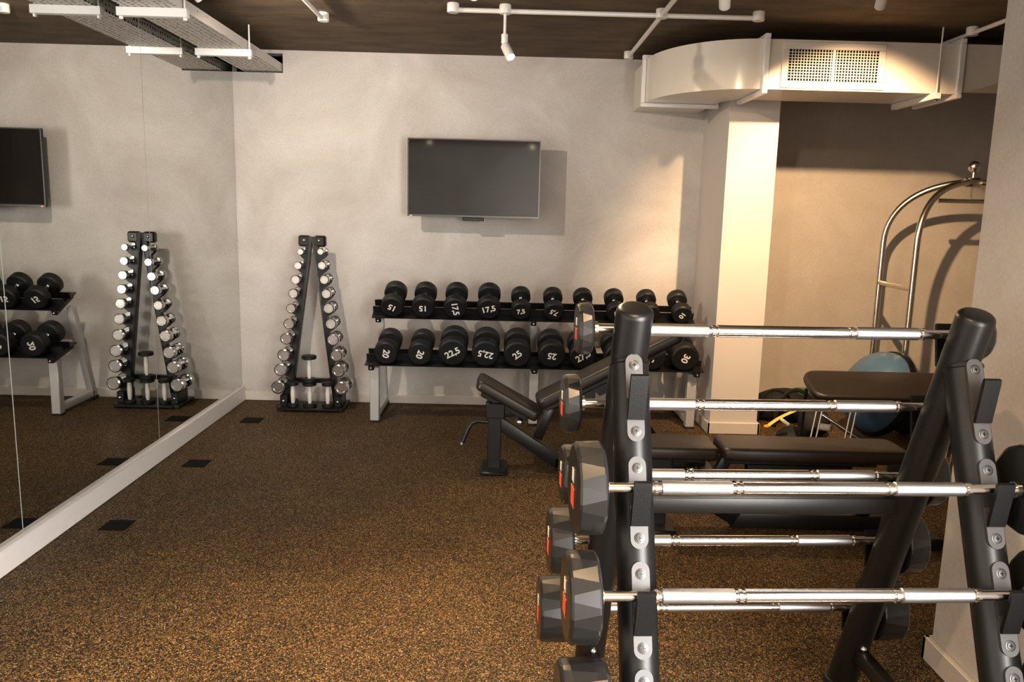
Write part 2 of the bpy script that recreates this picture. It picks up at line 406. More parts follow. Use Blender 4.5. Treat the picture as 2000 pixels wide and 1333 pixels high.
# ------------------------------------------------------------------ ceiling conduits
ZP = 2.665
def jbox(bm, c, r=.034, hh=.05): lathe(bm, (c[0], c[1], ZC-.0002-hh), (0, 0, 1), [(0, r*.9), (.005, r), (hh-.006, r), (hh, r*.95)], 16)
def pipe(name, label, pts, boxes, r=.0125):
    t = thing(name, label, 'conduit', (*pts[0][:2], ZC), group='white ceiling conduits')
    bm = B(); tube(bm, [(p[0], p[1], ZP) for p in pts], r, 10); obj('pipe', bm, M_white, t)
    for b in boxes:
        bm = B(); jbox(bm, b); obj('junction_box', bm, M_white, t)
    return t
yp = 4.735
pipe('ceiling_conduit', 'long white conduit across the ceiling parallel to the television wall', ((-.30, yp), (1.41, yp)), ((-.315, yp), (-.02, yp), (1.42, yp)), .0135)
pipe('ceiling_conduit', 'white conduit crossing the long one and ending above the air duct elbow', ((.868, 1.5), (.868, 5.93)), ((.868, yp), (.868, 5.95)), .0135)
pipe('ceiling_conduit', 'white conduit ending in a square box near the perforated cable tray', ((-1.12, 1.5), (-1.12, 5.0)), ((-1.115, 5.04),))
pipe('ceiling_conduit', 'white conduit above the far end of the air duct by the pillar', ((2.77, 2.75), (2.77, 5.9)), ((2.77, 4.95),))
# ------------------------------------------------------------------ spotlights
def spot(label, base, head, aim, power, angle=70, blend=.6, on=True, drop=None, rad=.02, hl=.10, hr=.026, col=WARM):
    """base: ceiling point (x,y); head: pivot of the lamp head; aim: point it looks at"""
    t = thing('ceiling_spotlight', label, 'spotlight', (base[0], base[1], ZC), group='white ceiling spotlights')
    head = Vector(head); top = Vector((base[0], base[1], ZC-.001))
    bm = B(); lathe(bm, (base[0], base[1], ZC-.028), (0, 0, 1), [(0, .026), (.004, .03), (.0275, .03)], 16); obj('canopy', bm, M_white, t)
    bm = B(); cyl(bm, (base[0], base[1], head.z+.065), (base[0], base[1], ZC-.0285), .008, 10); obj('stem', bm, M_white, t)
    bm = B(); cyl(bm, (base[0], base[1], head.z+.012), (base[0], base[1], head.z+.065), .019, 14, .003); obj('joint', bm, M_white, t)
    d = (Vector(aim)-head).normalized()
    bm = B(); lathe(bm, head-d*.012, d, [(0, .012), (.004, hr*.8), (.012, hr), (hl, hr), (hl, hr-.004), (hl-.012, hr-.005)], 20, True, False); hd = obj('lamp_head', bm, M_white, t)
    bm = B(); lathe(bm, head-d*.012+d*(hl-.014), d, [(0, hr-.005), (.003, hr-.0055)], 20); obj('bulb', bm, M_bulb if on else M_shade, hd, label='glowing bulb face')
    if on:
        l = bpy.data.lights.new('spotlight_beam', 'SPOT'); l.energy = power; l.color = col; l.spot_size = math.radians(angle); l.spot_blend = blend; l.shadow_soft_size = rad
        o = bpy.data.objects.new('spotlight_beam', l); COL.objects.link(o); o.location = head+d*(hl+.002)
        o.rotation_euler = d.to_track_quat('-Z', 'Y').to_euler()
    return t
pC = PY(987, 90, yp)
spot('lit white spotlight hanging on a stem from the long conduit, tilted toward the benches', (-.02, yp), pC, (1.1, 2.9, 0), 85, 90, .8, hl=.105, hr=.027)
pB = PY(928, -34, 3.72)
spot('glowing white spotlight over the open rubber floor, cut by the top edge', (pB.x, 3.72), pB, (-.3, 1.7, 0), 220, 74, .9, hl=.10, hr=.027)
pA = PY(373, -22, 4.15)
spot('white spotlight beside the cable tray aimed at the television wall', (pA.x, 4.15), pA, (-.1, D, .75), 80, 140, .8, hl=.075, hr=.025, col=(1, .84, .68))
pD = PY(1416, -22, 3.75)
spot('white spotlight near the crossing conduit, tilted toward the column', (pD.x, 3.75), pD, (1.65, 6.0, .8), 28, 80, .8, hl=.11, hr=.026, col=(1, .74, .48))
pE = PY(1727, -20, 3.98)
spot('white spotlight over the far benches, pointing at the alcove wall', (pE.x, 3.98), pE, (pE.x+.65, 6.3, .8), 270, 80, .7, hl=.11, hr=.026, col=(1, .64, .35))
spot('added unseen white spotlight above the barbell rack', (.35, 1.15), (.35, 1.15, 2.48), (.55, 1.9, .6), 50, 100, .9)  # extra lamp out of view, added to light the rack
spot('added unseen white spotlight brightening the open floor near the mirrors', (-1.0, 1.5), (-1.0, 1.5, 2.48), (-.6, 2.2, 0), 180, 76, .9)  # second added lamp out of view, brightens the near floor
# ------------------------------------------------------------------ air duct
dz0, dz1, dy0, dy1 = 2.32, 2.612, 5.0, 5.48
eX0, eX1, eY = .965, 1.455, 5.75; sX = 1.56; sX2 = 2.745; sX3 = 3.05
dt = thing('air_duct', 'cream painted rectangular air duct with curved elbow below the dark ceiling', 'air duct', (2.2, 5.25, dz0))
bm = B(); box(bm, sX, sX2, dy0, dy1, dz0, dz1); obj('straight_section', bm, M_duct, dt)
bm = B(); n = 16; R = []
for i in range(n+1):
    a = PI/2*i/n
    po = (sX-(sX-eX0)*math.sin(a), eY-(eY-dy0)*math.cos(a)); pi = (sX-(sX-eX1)*math.sin(a), eY-(eY-dy1)*math.cos(a))
    R.append([bm.verts.new((*po, dz0)), bm.verts.new((*po, dz1)), bm.verts.new((*pi, dz1)), bm.verts.new((*pi, dz0))])
for i in range(n):
    for k in range(4): bm.faces.new((R[i][k], R[i][(k+1) % 4], R[i+1][(k+1) % 4], R[i+1][k]))
bm.faces.new(R[0]); bm.faces.new(R[-1][::-1]); obj('elbow', bm, M_duct, dt)
bm = B(); box(bm, eX0, eX1, eY, D-.001, dz0, dz1); obj('wall_collar', bm, M_duct, dt)
bm = B()
vs = [bm.verts.new(v) for v in ((sX2, dy0, dz0), (sX3, dy0, dz0+.085), (sX3, dy1, dz0+.085), (sX2, dy1, dz0), (sX2, dy0, dz1), (sX3, dy0, dz1), (sX3, dy1, dz1), (sX2, dy1, dz1))]
for f in ((0,3,2,1),(4,5,6,7),(0,1,5,4),(1,2,6,5),(2,3,7,6),(3,0,4,7)): bm.faces.new([vs[i] for i in f])
obj('reducer', bm, M_duct, dt)
bm = B(); box(bm, sX3, XE-.002, dy0, dy1, dz0+.085, dz1); obj('end_section', bm, M_duct, dt)
def flange(axis, c, a0, a1):
    bm = B(); g = .028
    for (u0, u1, w0, w1) in ((a0-g, a1+g, dz0-g, dz0-.0005), (a0-g, a1+g, dz1+.0005, dz1+g), (a0-g, a0-.0005, dz0, dz1), (a1+.0005, a1+g, dz0, dz1)):
        if axis == 'x': box(bm, c-.017, c+.017, u0, u1, w0, w1, .003, 1)
        else: box(bm, u0, u1, c-.017, c+.017, w0, w1, .003, 1)
    obj('flange', bm, M_strut, dt)
flange('x', sX, dy0, dy1); flange('x', sX2, dy0, dy1); flange('y', eY, eX0, eX1)
g0, g1 = PY(1537, 95, dy0), PY(1715, 163, dy0)
gx0, gx1 = 1.70, 2.245; gz0, gz1 = 2.372, 2.556
bm = B(); f = .042
for q in ((gx0-f, gx1+f, gz0-f, gz0), (gx0-f, gx1+f, gz1, gz1+f), (gx0-f, gx0, gz0, gz1), (gx1, gx1+f, gz0, gz1)): box(bm, q[0], q[1], dy0-.012, dy0-.0005, q[2], q[3], .003, 1)
gr = obj('grille', bm, M_duct, dt, label='white framed vent grille with a fine square grid')
bm = B(); box(bm, gx0, gx1, dy0-.003, dy0-.0008, gz0, gz1); obj('grille_shade', bm, M_shade, gr)  # black sheet on the duct face, painted shade behind the bars
bm = B(); nx, nz = 30, 11
for i in range(1, nx):
    x = gx0+(gx1-gx0)*i/nx; w = .0021 if i != 15 else .008; box(bm, x-w, x+w, dy0-.010, dy0-.0035, gz0, gz1)
for i in range(1, nz):
    z = gz0+(gz1-gz0)*i/nz; box(bm, gx0, gx1, dy0-.009, dy0-.0036, z-.0020, z+.0020)
obj('grille_bars', bm, M_duct, gr, kind='stuff')
for x, l in ((2.605, 'thin rod and white channel carrying the air duct beside its flange'),):
    t = thing('duct_hanger', l, 'hanger', (x, 5.2, dz0-.05), group='air duct hangers')
    zb = dz0-.0008 if x < sX2 else dz0+.085*(x-.03-sX2)/(sX3-sX2)-.006
    zb = dz0-.0008
    bm = B(); box(bm, x-.02, x+.02, dy0-.05, dy1+.02, zb-.036, zb, .002, 1); obj('channel', bm, M_strut, t)
    bm = B(); cyl(bm, (x, dy0-.03, zb-.05), (x, dy0-.03, ZC), .005, 8); obj('hanger_rod', bm, M_strut, t)
    bm = B(); cyl(bm, (x, dy0-.03, zb-.048), (x, dy0-.03, zb-.0365), .011, 6); obj('nut', bm, M_screw, t)
# ------------------------------------------------------------------ dumbbell rack with rubber dumbbells
TU, TL = math.radians(24), math.radians(13)
def shelf_frame(x, Y0, z0, TAU):   # local s along slope (+y, up), n normal
    c, s = math.cos(TAU), math.sin(TAU)
    return Matrix(((1, 0, 0, x), (0, c, -s, Y0), (0, s, c, z0), (0, 0, 0, 1)))
UY0, UZ0, LY0, LZ0 = 5.72, .764, 5.58, .440
rk = thing('dumbbell_rack', 'two tier dumbbell rack with black rails and silver legs under the television', 'rack', (.25, 5.9, 0))
X0, X1 = -.945, 1.43
def rails(Y0, z0, x0, x1, hl, gap, TAU):
    M = shelf_frame(0, Y0, z0, TAU)
    bm = B(); box(bm, x0, x1, 0, hl, -.007, -.0005, 0, 1, M); box(bm, x0, x1, hl, hl+.006, -.007, .044, 0, 1, M); obj('front_rail', bm, M_black, rk)
    a = hl+gap
    bm = B(); box(bm, x0, x1, a, a+.006, -.007, .044, 0, 1, M); box(bm, x0, x1, a+.006, a+.006+hl, -.007, -.0005, 0, 1, M); obj('rear_rail', bm, M_black, rk)
    for x in (x0+.045, (x0+x1)/2, x1-.045):
        bm = B(); box(bm, x-.02, x+.02, .0, 2*hl+gap, -.045, -.0075, .003, 1, M); obj('shelf_arm', bm, M_black, rk)
        bm = B(); ball(bm, M @ Vector((x-.0, -.004, -.025)), .009, 10, 6); obj('bolt', bm, M_chrome, rk)
rails(UY0, UZ0, X0, X1-.02, .080, .095, TU); rails(LY0, LZ0, X0-.03, X1+.03, .098, .095, TL)
for x in (X0+.03, .243, X1-.035):
    yf = LY0+.09; zf = LZ0-.03
    bm = B(); box(bm, x-.033, x+.033, yf-.03, yf+.03, .012, zf, .004, 1); obj('front_post', bm, M_silver, rk)
    bm = B(); beam(bm, (x, 6.17, .012), (x, 5.93, UZ0+.0), .05, .055, .004); obj('rear_post', bm, M_silver, rk)
    bm = B(); beam(bm, (x, yf+.03, .05), (x, 6.15, .05), .05, .05, .004); obj('foot_beam', bm, M_silver, rk)
    bm = B(); box(bm, x-.036, x+.036, yf-.033, yf+.033, 0, .012, .003, 1); box(bm, x-.03, x+.03, 6.12, 6.20, 0, .03, .003, 1); obj('rubber_foot', bm, M_rub, rk)
def rubber_dumbbell(label, Y0, z0, px, r, hl, gap, txt, rot, tsize, g, TAU):
    # px = pixel of the front head's lowest point
    x = PY(px[0], px[1], Y0).x
    M = shelf_frame(x, Y0, z0, TAU)
    t = thing('rubber_dumbbell', label, 'dumbbell', M @ Vector((0, 0, 0)), group=g)
    a = Vector((0, math.cos(TAU), math.sin(TAU)))
    c0 = M @ Vector((0, .004, r)); e = r*.16
    L = hl-.006
    prof = [(0, r*.86), (.002, r*.885), (.007, r-.003), (.011, r), (L-.008, r), (L-.002, r-.005), (L, r*.86)]
    bm = B(); lathe(bm, c0, a, prof, 32); h = obj('head', bm, M_rub, t, ang=.33)
    tm = text_mesh(txt, tsize); bm = B(); bm.from_mesh(tm)
    T = Matrix.Translation(c0-a*.0009) @ Matrix.Rotation(TAU, 4, 'X') @ Matrix.Rotation(PI/2, 4, 'X') @ Matrix.Rotation(rot, 4, 'Z')
    bm.transform(T); obj('number_print', bm, M_print, h, label='white number %s' % txt)
    c1 = c0+a*(hl+gap+.012)
    bm = B(); lathe(bm, c1, a, prof, 32); obj('head', bm, M_rub, t, ang=.33)
    bm = B(); lathe(bm, c0+a*(L+.0003), a, [(0, .021), (.006, .021), (.007, .0145), ((hl+gap+.012-L)/2, .017), (hl+gap+.012-L-.0075, .0145), (hl+gap+.012-L-.0065, .021), (hl+gap+.012-L-.0006, .021)], 18); obj('handle', bm, M_chrome, t)
deg = math.radians
up = [(767, 621, 'marked 15 at the mirror end of the upper shelf', .086, '15', 155, .062), (827, 622, 'marked 15 with upside down number, beside a 17,5', .086, '15', 180, .062),
      (889, 624, 'marked 17,5 with its number turned on edge', .087, '17,5', -80, .062), (954, 625, 'marked 17,5 with its number nearly upright', .088, '17,5', 14, .062),
      (1017, 626, 'marked 7,5 with upright number on the upper shelf', .075, '7,5', 8, .050), (1081, 627, 'marked 7,5 with upside down number on the upper shelf', .075, '7,5', 155, .050),
      (1141, 628, 'half hidden behind the end of the topmost barbell', .075, '12', 200, .050), (1203, 629, 'marked 12 beside the barbell rack cap', .075, '12', 8, .050),
      (1268, 630, 'mostly hidden by the barbell rack cap on the upper shelf', .075, '10', 160, .050), (1330, 631, 'marked 10 at the column end of the upper shelf', .075, '10', 235, .050)]
for x, y, l, r, tx, ro, ts in up:
    rubber_dumbbell('black rubber dumbbell '+l, UY0, UZ0, (x, y), r*.965, .080, .095, tx, deg(ro), ts, 'dumbbells on the upper rack shelf', TU)
lo = [(754, 713, 'marked 20 at the mirror end of the lower shelf', .087, '20', -102, .064), (820, 714, 'marked 20 beside a 22,5 on the lower shelf', .087, '20', -112, .064),
      (884, 715, 'marked 22,5 with digits slanting upward', .103, '22,5', 28, .066), (948, 716, 'marked 22,5 with its whole number flipped over', .100, '22,5', 168, .066),
      (1010, 717, 'marked 25 behind the raised seat of the incline bench', .099, '25', 38, .066), (1077, 719, 'marked 25 with its digits upside down, over the incline bench', .098, '25', 172, .066),
      (1138, 720, 'marked 27,5 peeking out past a barbell head', .098, '27,5', 32, .066), (1205, 721, 'hidden mostly behind the front barbell rack post', .098, '27,5', 150, .066),
      (1272, 723, 'marked 30 half hidden by the barbell rack post', .100, '30', 65, .068), (1336, 725, 'marked 30 at the column end of the lower shelf', .100, '30', 245, .068)]
for x, y, l, r, tx, ro, ts in lo:
    rubber_dumbbell('black rubber dumbbell '+l, LY0, LZ0, (x, y), r, .098, .095, tx, deg(ro), ts, 'dumbbells on the lower rack shelf', TL)
# ------------------------------------------------------------------ chrome dumbbell tower
TYF = 5.90
tw = thing('dumbbell_tower', 'black A shaped tower stand for chrome dumbbells near the mirror corner', 'dumbbell stand', (-1.44, 6.02, 0))
Lc = [(422, 207, 21), (405, 298, 26), (390, 390, 30), (375, 480, 32), (360, 577, 32), (347, 678, 36), (328, 775, 39), (312, 882, 41), (293, 978, 43), (275, 1092, 45)]
Rc = [(552, 207, 21), (562, 297, 27), (577, 390, 30), (590, 482, 32), (605, 577, 35), (620, 678, 36), (633, 782, 39), (655, 885, 41), (668, 985, 43), (687, 1098, 45)]
ordn = ['topmost', 'second', 'third', 'fourth', 'fifth', 'sixth', 'seventh', 'eighth', 'ninth', 'lowest']
YM = 6.015
for side, cs, arm in ((-1, Lc, 'nearer the mirror'), (1, Rc, 'nearer the dumbbell rack')):
    pts = []
    for i, (a, b, rr) in enumerate(cs):
        p = PY(460+a/3.333, 430+b/3.333, TYF); r = rr/3.333*TYF/F
        pts.append((p, r))
        L = .190+.004*i
        y0_ = TYF; 
        t = thing('chrome_dumbbell', ('chrome dumbbell %s from the top on the tower arm %s' % (ordn[i], arm)) if 0 < i < 9 else ('%s chrome dumbbell on the tower arm %s' % (ordn[i], arm)), 'dumbbell', (p.x, y0_, p.z), group='chrome dumbbells on the tower')
        hl = .038+.002*i
        for k, ys in enumerate((y0_, y0_+L-hl)):
            bm = B(); lathe(bm, (p.x, ys, p.z), (0, 1, 0), [(.0008, r*.62), (0, r*.66), (0, r*.84), (.005, r), (hl-.005, r), (hl, r*.84)], 28); obj('head', bm, M_chrome, t, ang=.25)
        bm = B(); lathe(bm, (p.x, y0_+hl+.0003, p.z), (0, 1, 0), [(0, .010), ((L-2*hl)/2, .012), (L-2*hl-.0006, .010)], 14); obj('handle', bm, M_knurl, t)
    # leg: long plate pair with cradles reaching outward under each handle
    pt = PY(597 if side < 0 else 617, 462, YM); pb = PY(557 if side < 0 else 676, 790, YM)
    off = .012
    top = Vector((-1.450 if side < 0 else -1.418, YM, PY(600, 462, YM).z)); bot = Vector((pts[-1][0].x-side*.055, YM, .02))
    bm = B(); beam(bm, top, bot, .058, .040, .003, (1, 0, 0)); lg = obj('leg', bm, M_black, tw)
    d = (bot-top).normalized()
    bm = B()
    q = Vector((top.x+side*.03, YM, top.z-.03)); box(bm, top.x+min(0, side*.085), top.x+max(0, side*.085), YM-.032, YM+.032, top.z-.075, top.z+.008, .012, 1); obj('top_plate', bm, M_black, lg)
    bm = B(); ball(bm, (top.x+side*.04, YM-.034, top.z-.028), .011, 10, 6); obj('bolt', bm, M_chrome, lg)
    for (p, r), i in zip(pts, range(10)):
        tz = (top.z-p.z)/(top.z-bot.z); lx = top.x+(bot.x-top.x)*tz
        xo = p.x+side*.018; zt = p.z-.0125
        bm = B()
        for yy in (YM-.030, YM+.018):
            poly = [(lx, zt-.080), (lx, zt+.006), (p.x-side*.014, zt+.004), (p.x-side*.01, zt-.004), (p.x+side*.010, zt-.004), (xo, zt+.010), (xo+side*.010, zt-.018), (p.x+side*.006, zt-.040)]
            prism(bm, poly, (yy, yy+.012))
        obj('cradle', bm, M_black, lg)
    fx = bot.x+side*.022
    bm = B(); box(bm, fx-.045, fx+.045, 5.90, 6.20, 0, .03, .006, 1); box(bm, fx-.028, fx+.028, 5.93, 6.12, .03, .12, .006, 1); obj('foot', bm, M_black, lg)
    bm = B(); ball(bm, (fx, 5.928, .075), .012, 10, 6); obj('bolt', bm, M_chrome, lg)
bm = B(); box(bm, -1.66, -1.23, 5.875, 6.10, .012, .032, .004, 1); obj('base_plate', bm, M_black, tw)
bm = B(); box(bm, -1.615, -1.275, 6.06, 6.10, .19, .225, .004, 1); obj('cross_bar', bm, M_black, tw)
# upright dumbbells parked on the base plate
def upright(label, x, y, z, hh, r):
    t = thing('upright_dumbbell', label, 'dumbbell', (x, y, z), group='dumbbells standing on the tower base')
    for zz in (z, z+hh-.028):
        bm = B(); lathe(bm, (x, y, zz), (0, 0, 1), [(0, r*.9), (.004, r), (.024, r), (.028, r*.9)], 22); obj('head', bm, M_rub, t)
    bm = B(); lathe(bm, (x, y, z+.0284), (0, 0, 1), [(0, .012), (.02, .016), (hh/2-.028, .018), (hh-.076, .016), (hh-.0568, .012)], 14); obj('handle', bm, M_white, t)
xs = [PY(572, 770, 5.93).x, PY(605, 770, 5.93).x, PY(640, 770, 5.93).x]
upright('small dumbbell standing upright on the tower base, on the mirror side', xs[0], 5.93, .0325, .195, .043)
upright('small dumbbell standing upright in the middle of the tower base', xs[1], 5.93, .0325, .195, .052)
upright('small dumbbell standing upright on the tower base, on the dumbbell rack side', xs[2], 5.93, .0325, .195, .043)
upright('small dumbbell stacked upright on top of another in the tower', xs[1], 5.93, .2276, .205, .055)
# ------------------------------------------------------------------ adjustable benches
def pad(bm, x0, x1, y0, y1, z0, z1, r, bev, M=None):
    poly = rrect(x0, x1, y0, y1, r, 4)
    b2 = B(); prism(b2, [(p[0], p[1]) for p in poly], (-(z1), -(z0)), None, bev)
    # prism runs along y: swap so the outline lies in xy and thickness in z
    for v in b2.verts: v.co = Vector((v.co.x, v.co.z, -v.co.y))
    if M is not None: b2.transform(M)
    me = bpy.data.meshes.new('t'); b2.to_mesh(me); b2.free(); bm.from_mesh(me); bpy.data.meshes.remove(me)
    return bm
def bench(label, loc, rz, seat_ang, back_ang, seat_x, back_x, hw, zt, length, seat_px=.22, seat_pz=0):
    t = thing('adjustable_bench', label, 'bench', loc, rz, 'adjustable benches')
    M0 = MW[t.name]
    def part(name, bm, mat, par=None, **k):
        bm.transform(M0); return obj(name, bm, mat, par or t, **k)
    zp = zt-.075
    # base
    bm = B(); box(bm, -.04, .04, -.035, .035, .012, zp-.06, .004, 1); part('front_post', bm, M_black)
    bm = B(); box(bm, -.08, .08, -.13, .13, 0, .022, .008, 1); part('front_foot', bm, M_black)
    bm = B(); box(bm, -.055, .06, -.04, .04, zp-.075, zp+.02, .006, 1); beam(bm, (.03, 0, zp-.05), (.2, 0, zp-.02), .05, .05, .004); part('seat_bracket', bm, M_black)
    bm = B(); beam(bm, (.0, 0, zp-.09), (.40, 0, .05), .055, .075, .004); beam(bm, (.37, 0, .046), (length, 0, .046), .055, .075, .004); part('main_beam', bm, M_black)
    bm = B(); box(bm, length-.04, length+.04, -.24, .24, 0, .06, .008, 1); part('rear_foot', bm, M_black)
    for s in (-1, 1):
        bm = B(); cyl(bm, (length+.075, s*.22, .04), (length+.075, s*.25, .04), .04, 16, .004); part('wheel', bm, M_rub)
    # seat
    sp = Vector((seat_px, 0, seat_pz+zp-.005)); Ms = Matrix.Translation(sp) @ Matrix.Rotation(seat_ang, 4, 'Y')
    bm = B(); pad(bm, seat_x[0], seat_x[1], -hw, hw, .012, .075, .03, .018, Ms); st = part('seat', bm, M_vinyl)
    bm = B(); box(bm, seat_x[0]+.06, seat_x[1]-.04, -.03, .03, -.03, .0115, .004, 1, Ms); part('seat_frame', bm, M_black, st)
    # backrest
    bp = Vector((.29, 0, zp-.005)); Mb = Matrix.Translation(bp) @ Matrix.Rotation(-back_ang, 4, 'Y')
    bm = B(); pad(bm, back_x[0], back_x[1], -hw, hw, .012, .078, .05, .02, Mb); bk = part('backrest', bm, M_vinyl)
    bm = B(); box(bm, back_x[0]+.03, back_x[1]-.12, -.03, .03, -.03, .0115, .004, 1, Mb); part('back_frame', bm, M_black, bk)
    poly = [(.14, -.0305)]
    for i in range(5):
        x = .15+i*.095; poly += [(x, -.085), (x+.055, -.085), (x+.075, -.052), (x+.085, -.085)]
    poly += [(.64, -.085), (.66, -.0305)]
    for s in (-1, 1):
        bm = B(); prism(bm, poly, (s*.028-.004, s*.028+.004), Mb); part('ladder_plate', bm, M_black, bk)
    # support strut from the beam to the ladder
    e = Mb @ Vector((.46, 0, -.07))
    bm = B(); beam(bm, (length-.22, 0, .085), e, .04, .05, .003); part('support_strut', bm, M_black)
    bm = B(); beam(bm, (.26, 0, .20), (.33, 0, zp-.01), .05, .055, .003); part('pivot_bracket', bm, M_blacks)
    # handle and pop pin
    bm = B(); tube(bm, [(-.04, -.02, .30), (-.10, -.02, .305), (-.135, -.02, .29), (-.155, -.02, .26), (-.19, -.02, .17)], .0125, 10); hd = part('carry_handle', bm, M_black)
    bm = B(); cyl(bm, (-.19, -.02, .171), (-.1955, -.02, .157), .0125, 10); part('handle_tip', bm, M_chrome, hd)
    bm = B(); ball(bm, (.15, -.06, .315), .026, 14, 10); cyl(bm, (.15, -.036, .315), (.15, .0, .315), .009, 8); part('pop_pin', bm, M_chrome)
    return t
bench('black adjustable bench with raised backrest, standing before the dumbbell rack', (-.03, 4.63, 0), 0, deg(29), deg(28), (-.36, .05), (-.02, .92), .13, .475, 1.28, .19, -.055)
bench('black adjustable bench lying flat behind the barbell rack', (.80, 3.80, 0), deg(-1), 0, 0, (-.33, .045), (-.005, .90), .135, .45, 1.28)
# far bench with a wide tilted pad on thin chrome legs
fb = thing('workout_bench', 'brown lit padded bench on thin chrome legs beside the blue balance dome', 'bench', (2.5, 5.0, 0))
Mt = Matrix.Translation((2.0, 4.92, .385)) @ Matrix.Rotation(deg(24), 4, 'X')
bm = B(); pad(bm, 0, 1.15, 0, .30, 0, .055, .09, .02, Mt); obj('pad', bm, M_vinyl, fb)
bm = B(); pad(bm, .22, 1.1, .02, .26, -.02, -.0005, .03, .004, Mt); obj('pad_board', bm, M_blacks, fb)
for x in (1.955, 2.175, 2.85):
    bm = B(); q0 = Mt @ Vector((.05+(x-1.955), .06, -.012))
    for dx in (0, .035): tube(bm, [(x+dx, 4.86, 0), (x+dx+.09, 4.95, .385)], .007, 8)
    tube(bm, [(x, 4.86, .007), (x+.035, 4.86, .007)], .007, 8)
    obj('leg', bm, M_chrome, fb)
bm = B(); tube(bm, [(2.02, 5.10, .44), (2.02, 5.14, .012), (2.95, 5.14, .012), (2.95, 5.10, .44)], .012, 8); obj('rear_frame', bm, M_black, fb)
bm = B(); beam(bm, (2.05, 5.0, .40), (3.0, 5.0, .40), .03, .03); obj('rail', bm, M_black, fb)
# ------------------------------------------------------------------ balance dome
bo = thing('balance_dome', 'blue half ball balance trainer with black rim standing on edge', 'balance trainer', (2.62, 5.40, 0))
bc = Vector((2.70, 5.50, .335)); bd = Vector((-.93, -.12, .34)).normalized()
bm = B(); R0 = .30; lathe(bm, bc, bd, [(0, R0), (.03, R0*.985), (.08, R0*.93), (.13, R0*.82), (.17, R0*.66), (.20, R0*.45), (.215, R0*.22), (.218, .02)], 32); obj('dome', bm, M_blue, bo)
bm = B(); lathe(bm, bc-bd*.06, bd, [(0, R0*.8), (.005, R0+.012), (.03, R0+.022), (.0598, R0+.012)], 32); obj('rim', bm, M_blacks, bo)
# ------------------------------------------------------------------ luggage cart
ct = thing('luggage_cart', 'satin steel bellhop cart with arched posts and ball finial in the alcove', 'cart', (3.42, 5.85, 0))
hub = Vector((3.40, 5.85, 1.835))
for sx in (-1, 1):
    for yy in (5.60, 6.10):
        x = hub.x+sx*.49
        e = hub+Vector((sx*.05, (yy-5.85)*.12, 0))
        pts = [(x, yy, .22), (x, yy, .8), (x, yy, 1.36)]+bez((x, yy, 1.38), (x, yy, 1.62), (x-sx*.14, yy+(5.85-yy)*.45, 1.80), e, 14)
        bm = B(); tube(bm, pts, .0225, 14); obj('arched_post', bm, M_satin, ct)
    bm = B(); cyl(bm, (hub.x+sx*.49, 5.617, 1.07), (hub.x+sx*.49, 6.083, 1.07), .019, 10); obj('cross_rail', bm, M_satin, ct)
bm = B(); lathe(bm, hub-Vector((.06, 0, 0)), (1, 0, 0), [(0, .03), (.01, .036), (.11, .036), (.12, .03)], 20); obj('hub', bm, M_satin, ct)
bm = B(); cyl(bm, hub+Vector((0, 0, .034)), hub+Vector((0, 0, .075)), .010, 10); ball(bm, hub+Vector((0, 0, .112)), .042, 20, 12); obj('ball_finial', bm, M_satin, ct)
bm = B(); cyl(bm, (hub.x-.24, 5.85, 1.70), (hub.x+.40, 5.85, 1.70), .016, 10); cyl(bm, (hub.x, 5.85, 1.71), (hub.x, 5.85, 1.80), .006, 8); obj('hanging_rail', bm, M_satin, ct)
bm = B(); box(bm, hub.x-.53, hub.x+.53, 5.55, 6.15, .18, .22, .02, 2); obj('deck', bm, M_fabric, ct)
for sx in (-1, 1):
    for yy in (5.62, 6.08):
        bm = B(); cyl(bm, (hub.x+sx*.43, yy-.02, .08), (hub.x+sx*.43, yy+.02, .08), .08, 18, .006); box(bm, hub.x+sx*.43-.02, hub.x+sx*.43+.02, yy-.03, yy+.03, .15, .179); obj('wheel', bm, M_rub, ct)
# ------------------------------------------------------------------ straps, bags and bands beside the column
def blob(name, label, cat, c, sc, mat, seed=1, amp=.2, sub=3):
    bm = B(); bmesh.ops.create_icosphere(bm, subdivisions=sub, radius=1)
    rnd = random.Random(seed); ws = [(Vector((rnd.uniform(-1, 1), rnd.uniform(-1, 1), rnd.uniform(-1, 1)))*3, rnd.uniform(0, 6)) for _ in range(6)]
    for v in bm.verts:
        k = 1+amp*sum(math.sin(v.co.dot(w)+ph) for w, ph in ws)/3
        v.co = Vector((v.co.x*sc[0]*k, v.co.y*sc[1]*k, max(v.co.z*sc[2]*k, -sc[2]*.8)))
    mz = min(v.co.z for v in bm.verts)
    bm.transform(Matrix.Translation((c[0], c[1], c[2]-mz)))
    return tag(obj(name, bm, mat, ang=1.2), label, cat)
blob('gym_bag', 'crumpled black nylon gym bag on the floor behind the column', 'bag', (2.20, 5.98, 0), (.30, .15, .14), M_fabric, 3)
blob('gym_bag', 'low black bag of straps under the padded bench', 'bag', (2.26, 5.52, 0), (.12, .10, .11), M_fabric, 5)
blob('gym_bag', 'flat black bag lying beside the column skirting', 'bag', (2.06, 5.36, 0), (.13, .09, .06), M_fabric, 9)
def strap(name, label, cat, pts, w, mat, th=.15):
    bm = B(); tube(bm, pts, w, 8, True, th); return tag(obj(name, bm, mat, ang=1.0), label, cat)
strap('bag_strap', 'thin black strap looped over the crumpled bag next to the column', 'strap', bez((1.93, 5.76, .02), (1.93, 5.76, .40), (2.15, 5.75, .34), (2.28, 5.76, .02), 14), .012, M_fabric, .3)
strap('bag_strap', 'wider black strap arching over the top of the crumpled bag', 'strap', bez((2.05, 5.72, .02), (2.06, 5.73, .38), (2.30, 5.74, .38), (2.42, 5.72, .02), 14), .016, M_fabric, .3)
